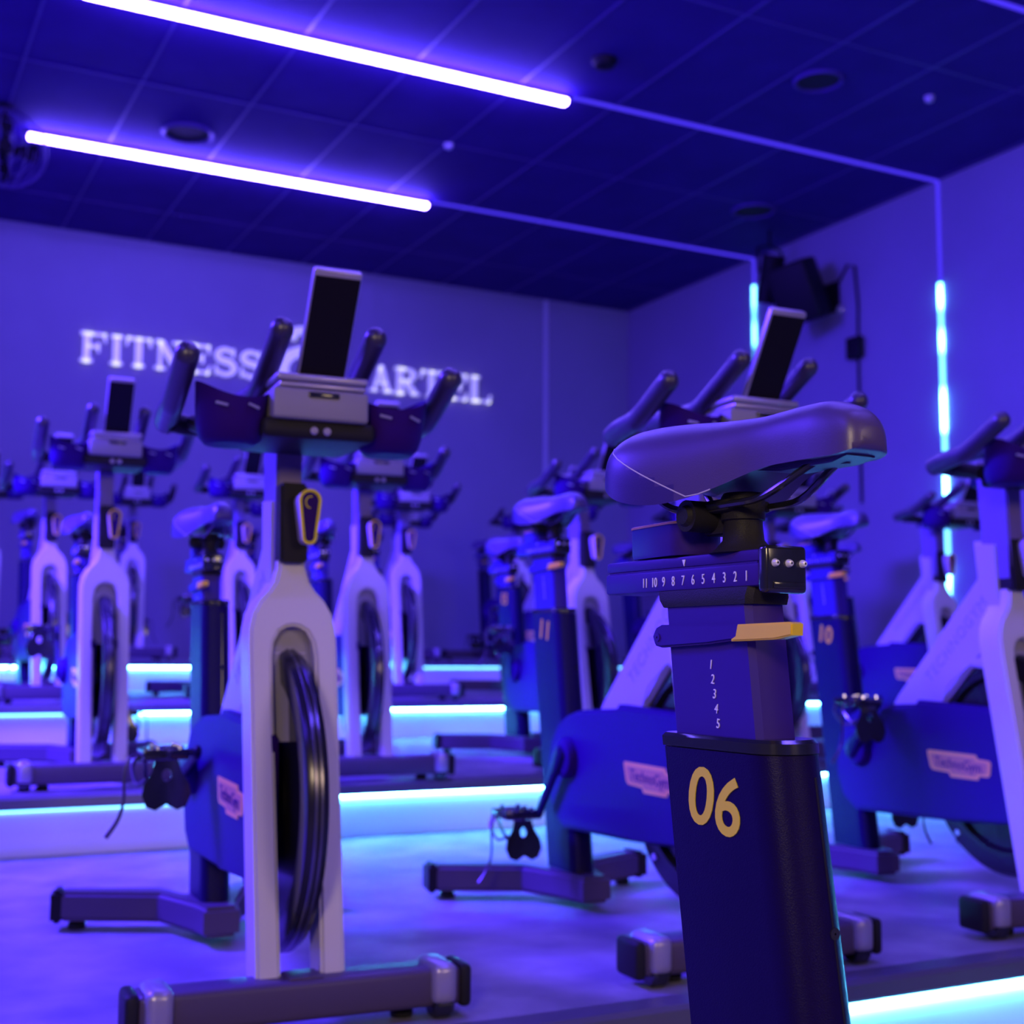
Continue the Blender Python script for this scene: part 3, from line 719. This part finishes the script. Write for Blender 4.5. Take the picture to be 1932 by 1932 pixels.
# cranks and pedals
BB = Vector((-.156, 0, .387)); CL = .185
bm = B(); lathe(bm, [(.001, -.092), (.030, -.092), (.045, -.086), (.052, -.074), (.052, -.060), (.001, -.060)], (BB.x, 0, BB.z), 'y', 32); part('crank_boss', bm, 'cover')
CR = {}
for s, nm in ((-1, 'R'), (1, 'L')):
    yo = s * (.093 if s < 0 else .078)
    bm = B()
    rings = []
    for t_, hw, hy in ((-.03, .012, .006), (-.022, .022, .009), (0, .026, .011), (.05, .018, .010), (.15, .014, .009), (CL, .017, .009), (CL + .013, .012, .008), (CL + .017, .006, .006)):
        rings.append([(t_, yo + hy * math.cos(a) * 1.0, hw * math.sin(a)) for a in [2 * PI * k / 12 for k in range(12)]])
    loft(bm, rings); c = part('crank', bm, 'post', grp='crank' + nm, loc=BB)
    yp = yo + s * .012
    bm = B(); tube(bm, [(0, yp - s * .01, 0), (0, yp + s * .105, 0)], .008, 10)
    box(bm, -.048, -.036, min(yp + s * .012, yp + s * .105), max(yp + s * .012, yp + s * .105), -.011, .011, r=.003)
    box(bm, .036, .048, min(yp + s * .012, yp + s * .105), max(yp + s * .012, yp + s * .105), -.011, .011, r=.003)
    for q in (.012, .096):
        a, b = sorted((yp + s * q, yp + s * (q + .009))); box(bm, -.046, .046, a, b, -.009, .009, r=.003)
    box(bm, -.022, .022, *sorted((yp + s * .03, yp + s * .09)), -.016, .016, r=.006)
    pd = part('pedal', bm, 'gloss', grp='pedal' + nm)
    bm = B()
    for q in (.03, .075):
        for x_ in (-.042, 0.0, .042): lathe(bm, [(.001, .019), (.006, .018), (.007, .010)], (x_, yp + s * q, 0), 'z', 10)
    part('cleat_pins', bm, 'chrome', pd)
    # hanging toe cage: plate below with a hole
    bm = B(); yc = yp + s * .058
    ol = [(-.024, -.012), (-.030, -.035), (-.046, -.060), (-.050, -.082), (-.040, -.105), (-.022, -.112), (0, -.100), (.022, -.112), (.040, -.105), (.050, -.082), (.046, -.060), (.030, -.035), (.024, -.012)]
    n_ = len(ol)
    hole = [(.010 * math.cos(a), -.042 + .013 * math.sin(a)) for a in [PI / 2 + 2 * PI * k / n_ for k in range(n_)]]
    def cagep(y, z, t): return (.050 - .25 * (z + .012) * .4 - .6 * (z + .05) ** 2 + t, yc + y, z)
    A0 = [bm.verts.new(cagep(y, z, 0)) for y, z in ol]; A1 = [bm.verts.new(cagep(y, z, -.005)) for y, z in ol]
    H0 = [bm.verts.new(cagep(y, z, 0)) for y, z in hole]; H1 = [bm.verts.new(cagep(y, z, -.005)) for y, z in hole]
    ordr = list(range(n_))
    # match the hole to the outline starting at its top
    for i in range(n_ - 1):
        bm.faces.new((A0[i], A0[i + 1], H0[(i + 1) % n_], H0[i])); bm.faces.new((A1[i + 1], A1[i], H1[i], H1[(i + 1) % n_]))
        bm.faces.new((A0[i], A1[i], A1[i + 1], A0[i + 1])); bm.faces.new((H0[i + 1], H1[i + 1], H1[i], H0[i]))
    bm.faces.new((A0[-1], A0[0], H0[0], H0[-1])); bm.faces.new((A1[0], A1[-1], H1[-1], H1[0])); bm.faces.new((A0[-1], A1[-1], A1[0], A0[0])); bm.faces.new((H0[0], H1[0], H1[-1], H0[-1]))
    for sg in (-.03, .03): tube(bm, [(-.046, yc + sg, -.008), (.0, yc + sg * 1.15, -.045), (.045, yc + sg, -.075)], .004, 6, sub=3)
    part('toe_cage', bm, 'gloss', pd)
    bm = B(); q = [(.02, yp + s * .104, -.004), (.03, yp + s * .125, -.002), (.035, yp + s * .140, -.03), (.036, yp + s * .140, -.09), (.034, yp + s * .150, -.13), (.03, yp + s * .172, -.165)]
    tube(bm, q, [.003, .003, .003, .003, .004, .005], 6, sub=4)
    tube(bm, [(-.04, yp + s * .10, -.004), (-.03, yp + s * .116, -.03), (.01, yp + s * .112, -.062), (.045, yp + s * .098, -.05)], .004, 6, sub=4)
    part('strap', bm, 'rubber', pd)

# ------------------------------------------------------------------ placing the bikes
proto_children = list(root.children)
def place(x, y, z, yaw, seat=(0, 0), bar=(0, 0), crank=48, number=None, label='', group='', source=True):
    """a bike as a copy of the first, each part copied too; seat and bar are (dx, dz) height settings"""
    if source: r, kids = root, proto_children
    else:
        r = root.copy(); COL.objects.link(r); kids = []
        for ch in proto_children:
            c = ch.copy(); COL.objects.link(c); c.parent = r; kids.append(c); PARTS[c.name] = PARTS.get(ch.name)
            for g in ch.children:
                if g.name.startswith('number_digits'): continue
                d = g.copy(); COL.objects.link(d); d.parent = c
    r.location = (x, y, z); r.rotation_euler = (0, 0, yaw)
    r['label'] = label; r['category'] = 'exercise bike'; r['group'] = group
    a = math.radians(crank)
    for c in kids:
        g = PARTS.get(c.name)
        if g == 'seat': c.location = (seat[0], 0, seat[1])
        elif g == 'bar': c.location = (bar[0], 0, bar[1])
        elif g in ('crankR', 'crankL'):
            aa = a if g[-1] == 'R' else a + PI
            c.location = BB; c.rotation_euler = (0, -aa, 0)
        elif g in ('pedalR', 'pedalL'):
            aa = a if g[-1] == 'R' else a + PI
            c.location = BB + Vector((CL * math.cos(aa), 0, CL * math.sin(aa)))
        if number and c.name.startswith('seat_tube'):
            me = text_mesh(number, .073, .0004, side_mtx(-.359, -.0344, .7165, -.15), sx=1.06, offset=.0009); me.name = 'number_digits'
            d = new('number_digits', me, 'print_y', c); d['label'] = 'yellow number ' + number
    return r
GR = ['front row of bikes', 'bikes on the lowest platform', 'bikes on the second platform', 'bikes on the third platform', 'bikes on the rearmost platform']
first = True
def bike(*a, **k):
    global first
    k2 = dict(k); k2['source'] = False
    r = place(*a, **k2); return r
BK = [
 # x, y, z, yaw, seat(dx,dz), bar(dx,dz), crank, number, label, row
 (.765, .628, -.198, -1.526, (.015, -.022), (0, .03), 60, '06', 'exercise bike with a large yellow 06 on its black seat tube, closest to the viewer', 0),
 (.797, 2.829, 0, -1.629, (-.02, -.079), (0, 0), 17, None, 'silver exercise bike standing alone in front at left, facing out with its tall black display', 1),
 (1.760, 2.817, 0, -1.613, (0, 0), (.018, .046), 233, '11', 'exercise bike numbered 11 behind the saddle of bike 06', 1),
 (2.743, 2.828, 0, -1.654, (.007, .008), (.03, .05), 48, '10', 'exercise bike numbered 10 with an orange badge, cut by the right picture edge', 1),
 (3.72, 2.82, 0, -1.64, (0, -.02), (.02, .05), 130, '09', 'exercise bike almost outside the right picture edge beyond bike 10', 1),
 (.871, 5.184, .191, -1.628, (.018, -.075), (-.015, .064), 120, None, 'exercise bike on the second platform to the left of the large front bike', 2),
 (1.833, 5.072, .191, -1.690, (0, -.06), (.005, .046), 60, None, 'exercise bike on the second platform just right of the large front bike', 2),
 (2.821, 5.151, .191, -1.613, (-.005, -.084), (-.008, .059), 79, '15', 'exercise bike on the second platform seen to the left of and behind bike 11', 2),
 (3.79, 5.13, .191, -1.62, (0, -.03), (0, .05), 200, None, 'exercise bike on the second platform hidden behind the seat post of bike 06', 2),
 (4.83, 5.15, .191, -1.63, (0, -.02), (.02, .05), 150, None, 'exercise bike on the second platform seen between bikes 06 and 10', 2),
 (.971, 7.504, .392, -1.548, (0, -.03), (0, .02), 200, None, 'exercise bike on the third platform at left, its fork showing through beyond the second row', 3),
 (1.978, 7.452, .392, -1.606, (0, -.04), (.005, .061), 100, None, 'exercise bike on the third platform showing between two bikes near the lettered wall', 3),
 (2.953, 7.344, .392, -1.711, (0, -.05), (.006, .038), 20, None, 'exercise bike on the third platform with its raised right grip under the last wall letters', 3),
 (3.93, 7.40, .392, -1.62, (0, -.05), (0, .05), 60, None, 'exercise bike on the third platform in the dark cluster left of bike 11', 3),
 (4.92, 7.40, .392, -1.62, (0, -.05), (0, .05), 300, None, 'exercise bike on the third platform largely hidden behind bikes 11 and 06', 3),
 (5.90, 7.40, .392, -1.62, (0, -.05), (0, .03), 160, None, 'exercise bike on the third platform farthest towards the right wall', 3),
 (.93, 9.80, .593, -1.65, (0, -.05), (0, .045), 90, None, 'exercise bike on the rearmost platform at the left picture edge', 4),
 (1.893, 9.808, .593, -1.673, (0, -.05), (.006, .045), 30, None, 'exercise bike on the rearmost platform second from the left picture edge', 4),
 (2.90, 9.80, .593, -1.64, (0, -.05), (0, .02), 70, None, 'exercise bike on the rearmost platform right behind the large front bike', 4),
 (3.90, 9.80, .593, -1.64, (0, -.05), (0, .0), 20, None, 'exercise bike on the rearmost platform with its handlebar showing below the one in front', 4),
 (4.95, 9.80, .593, -1.64, (0, -.05), (0, .03), 260, None, 'exercise bike on the rearmost platform beside the corner of the room', 4),
]
for i, (x, y, z, yaw, seat, bar, cr, num, lab, row) in enumerate(BK):
    bike(x, y, z, yaw, seat=seat, bar=bar, crank=cr, number=num, label=lab, group=GR[row])
# the pattern bike was only for copying
for ch in proto_children:
    for g in list(ch.children): bpy.data.objects.remove(g)
    bpy.data.objects.remove(ch)
bpy.data.objects.remove(root)
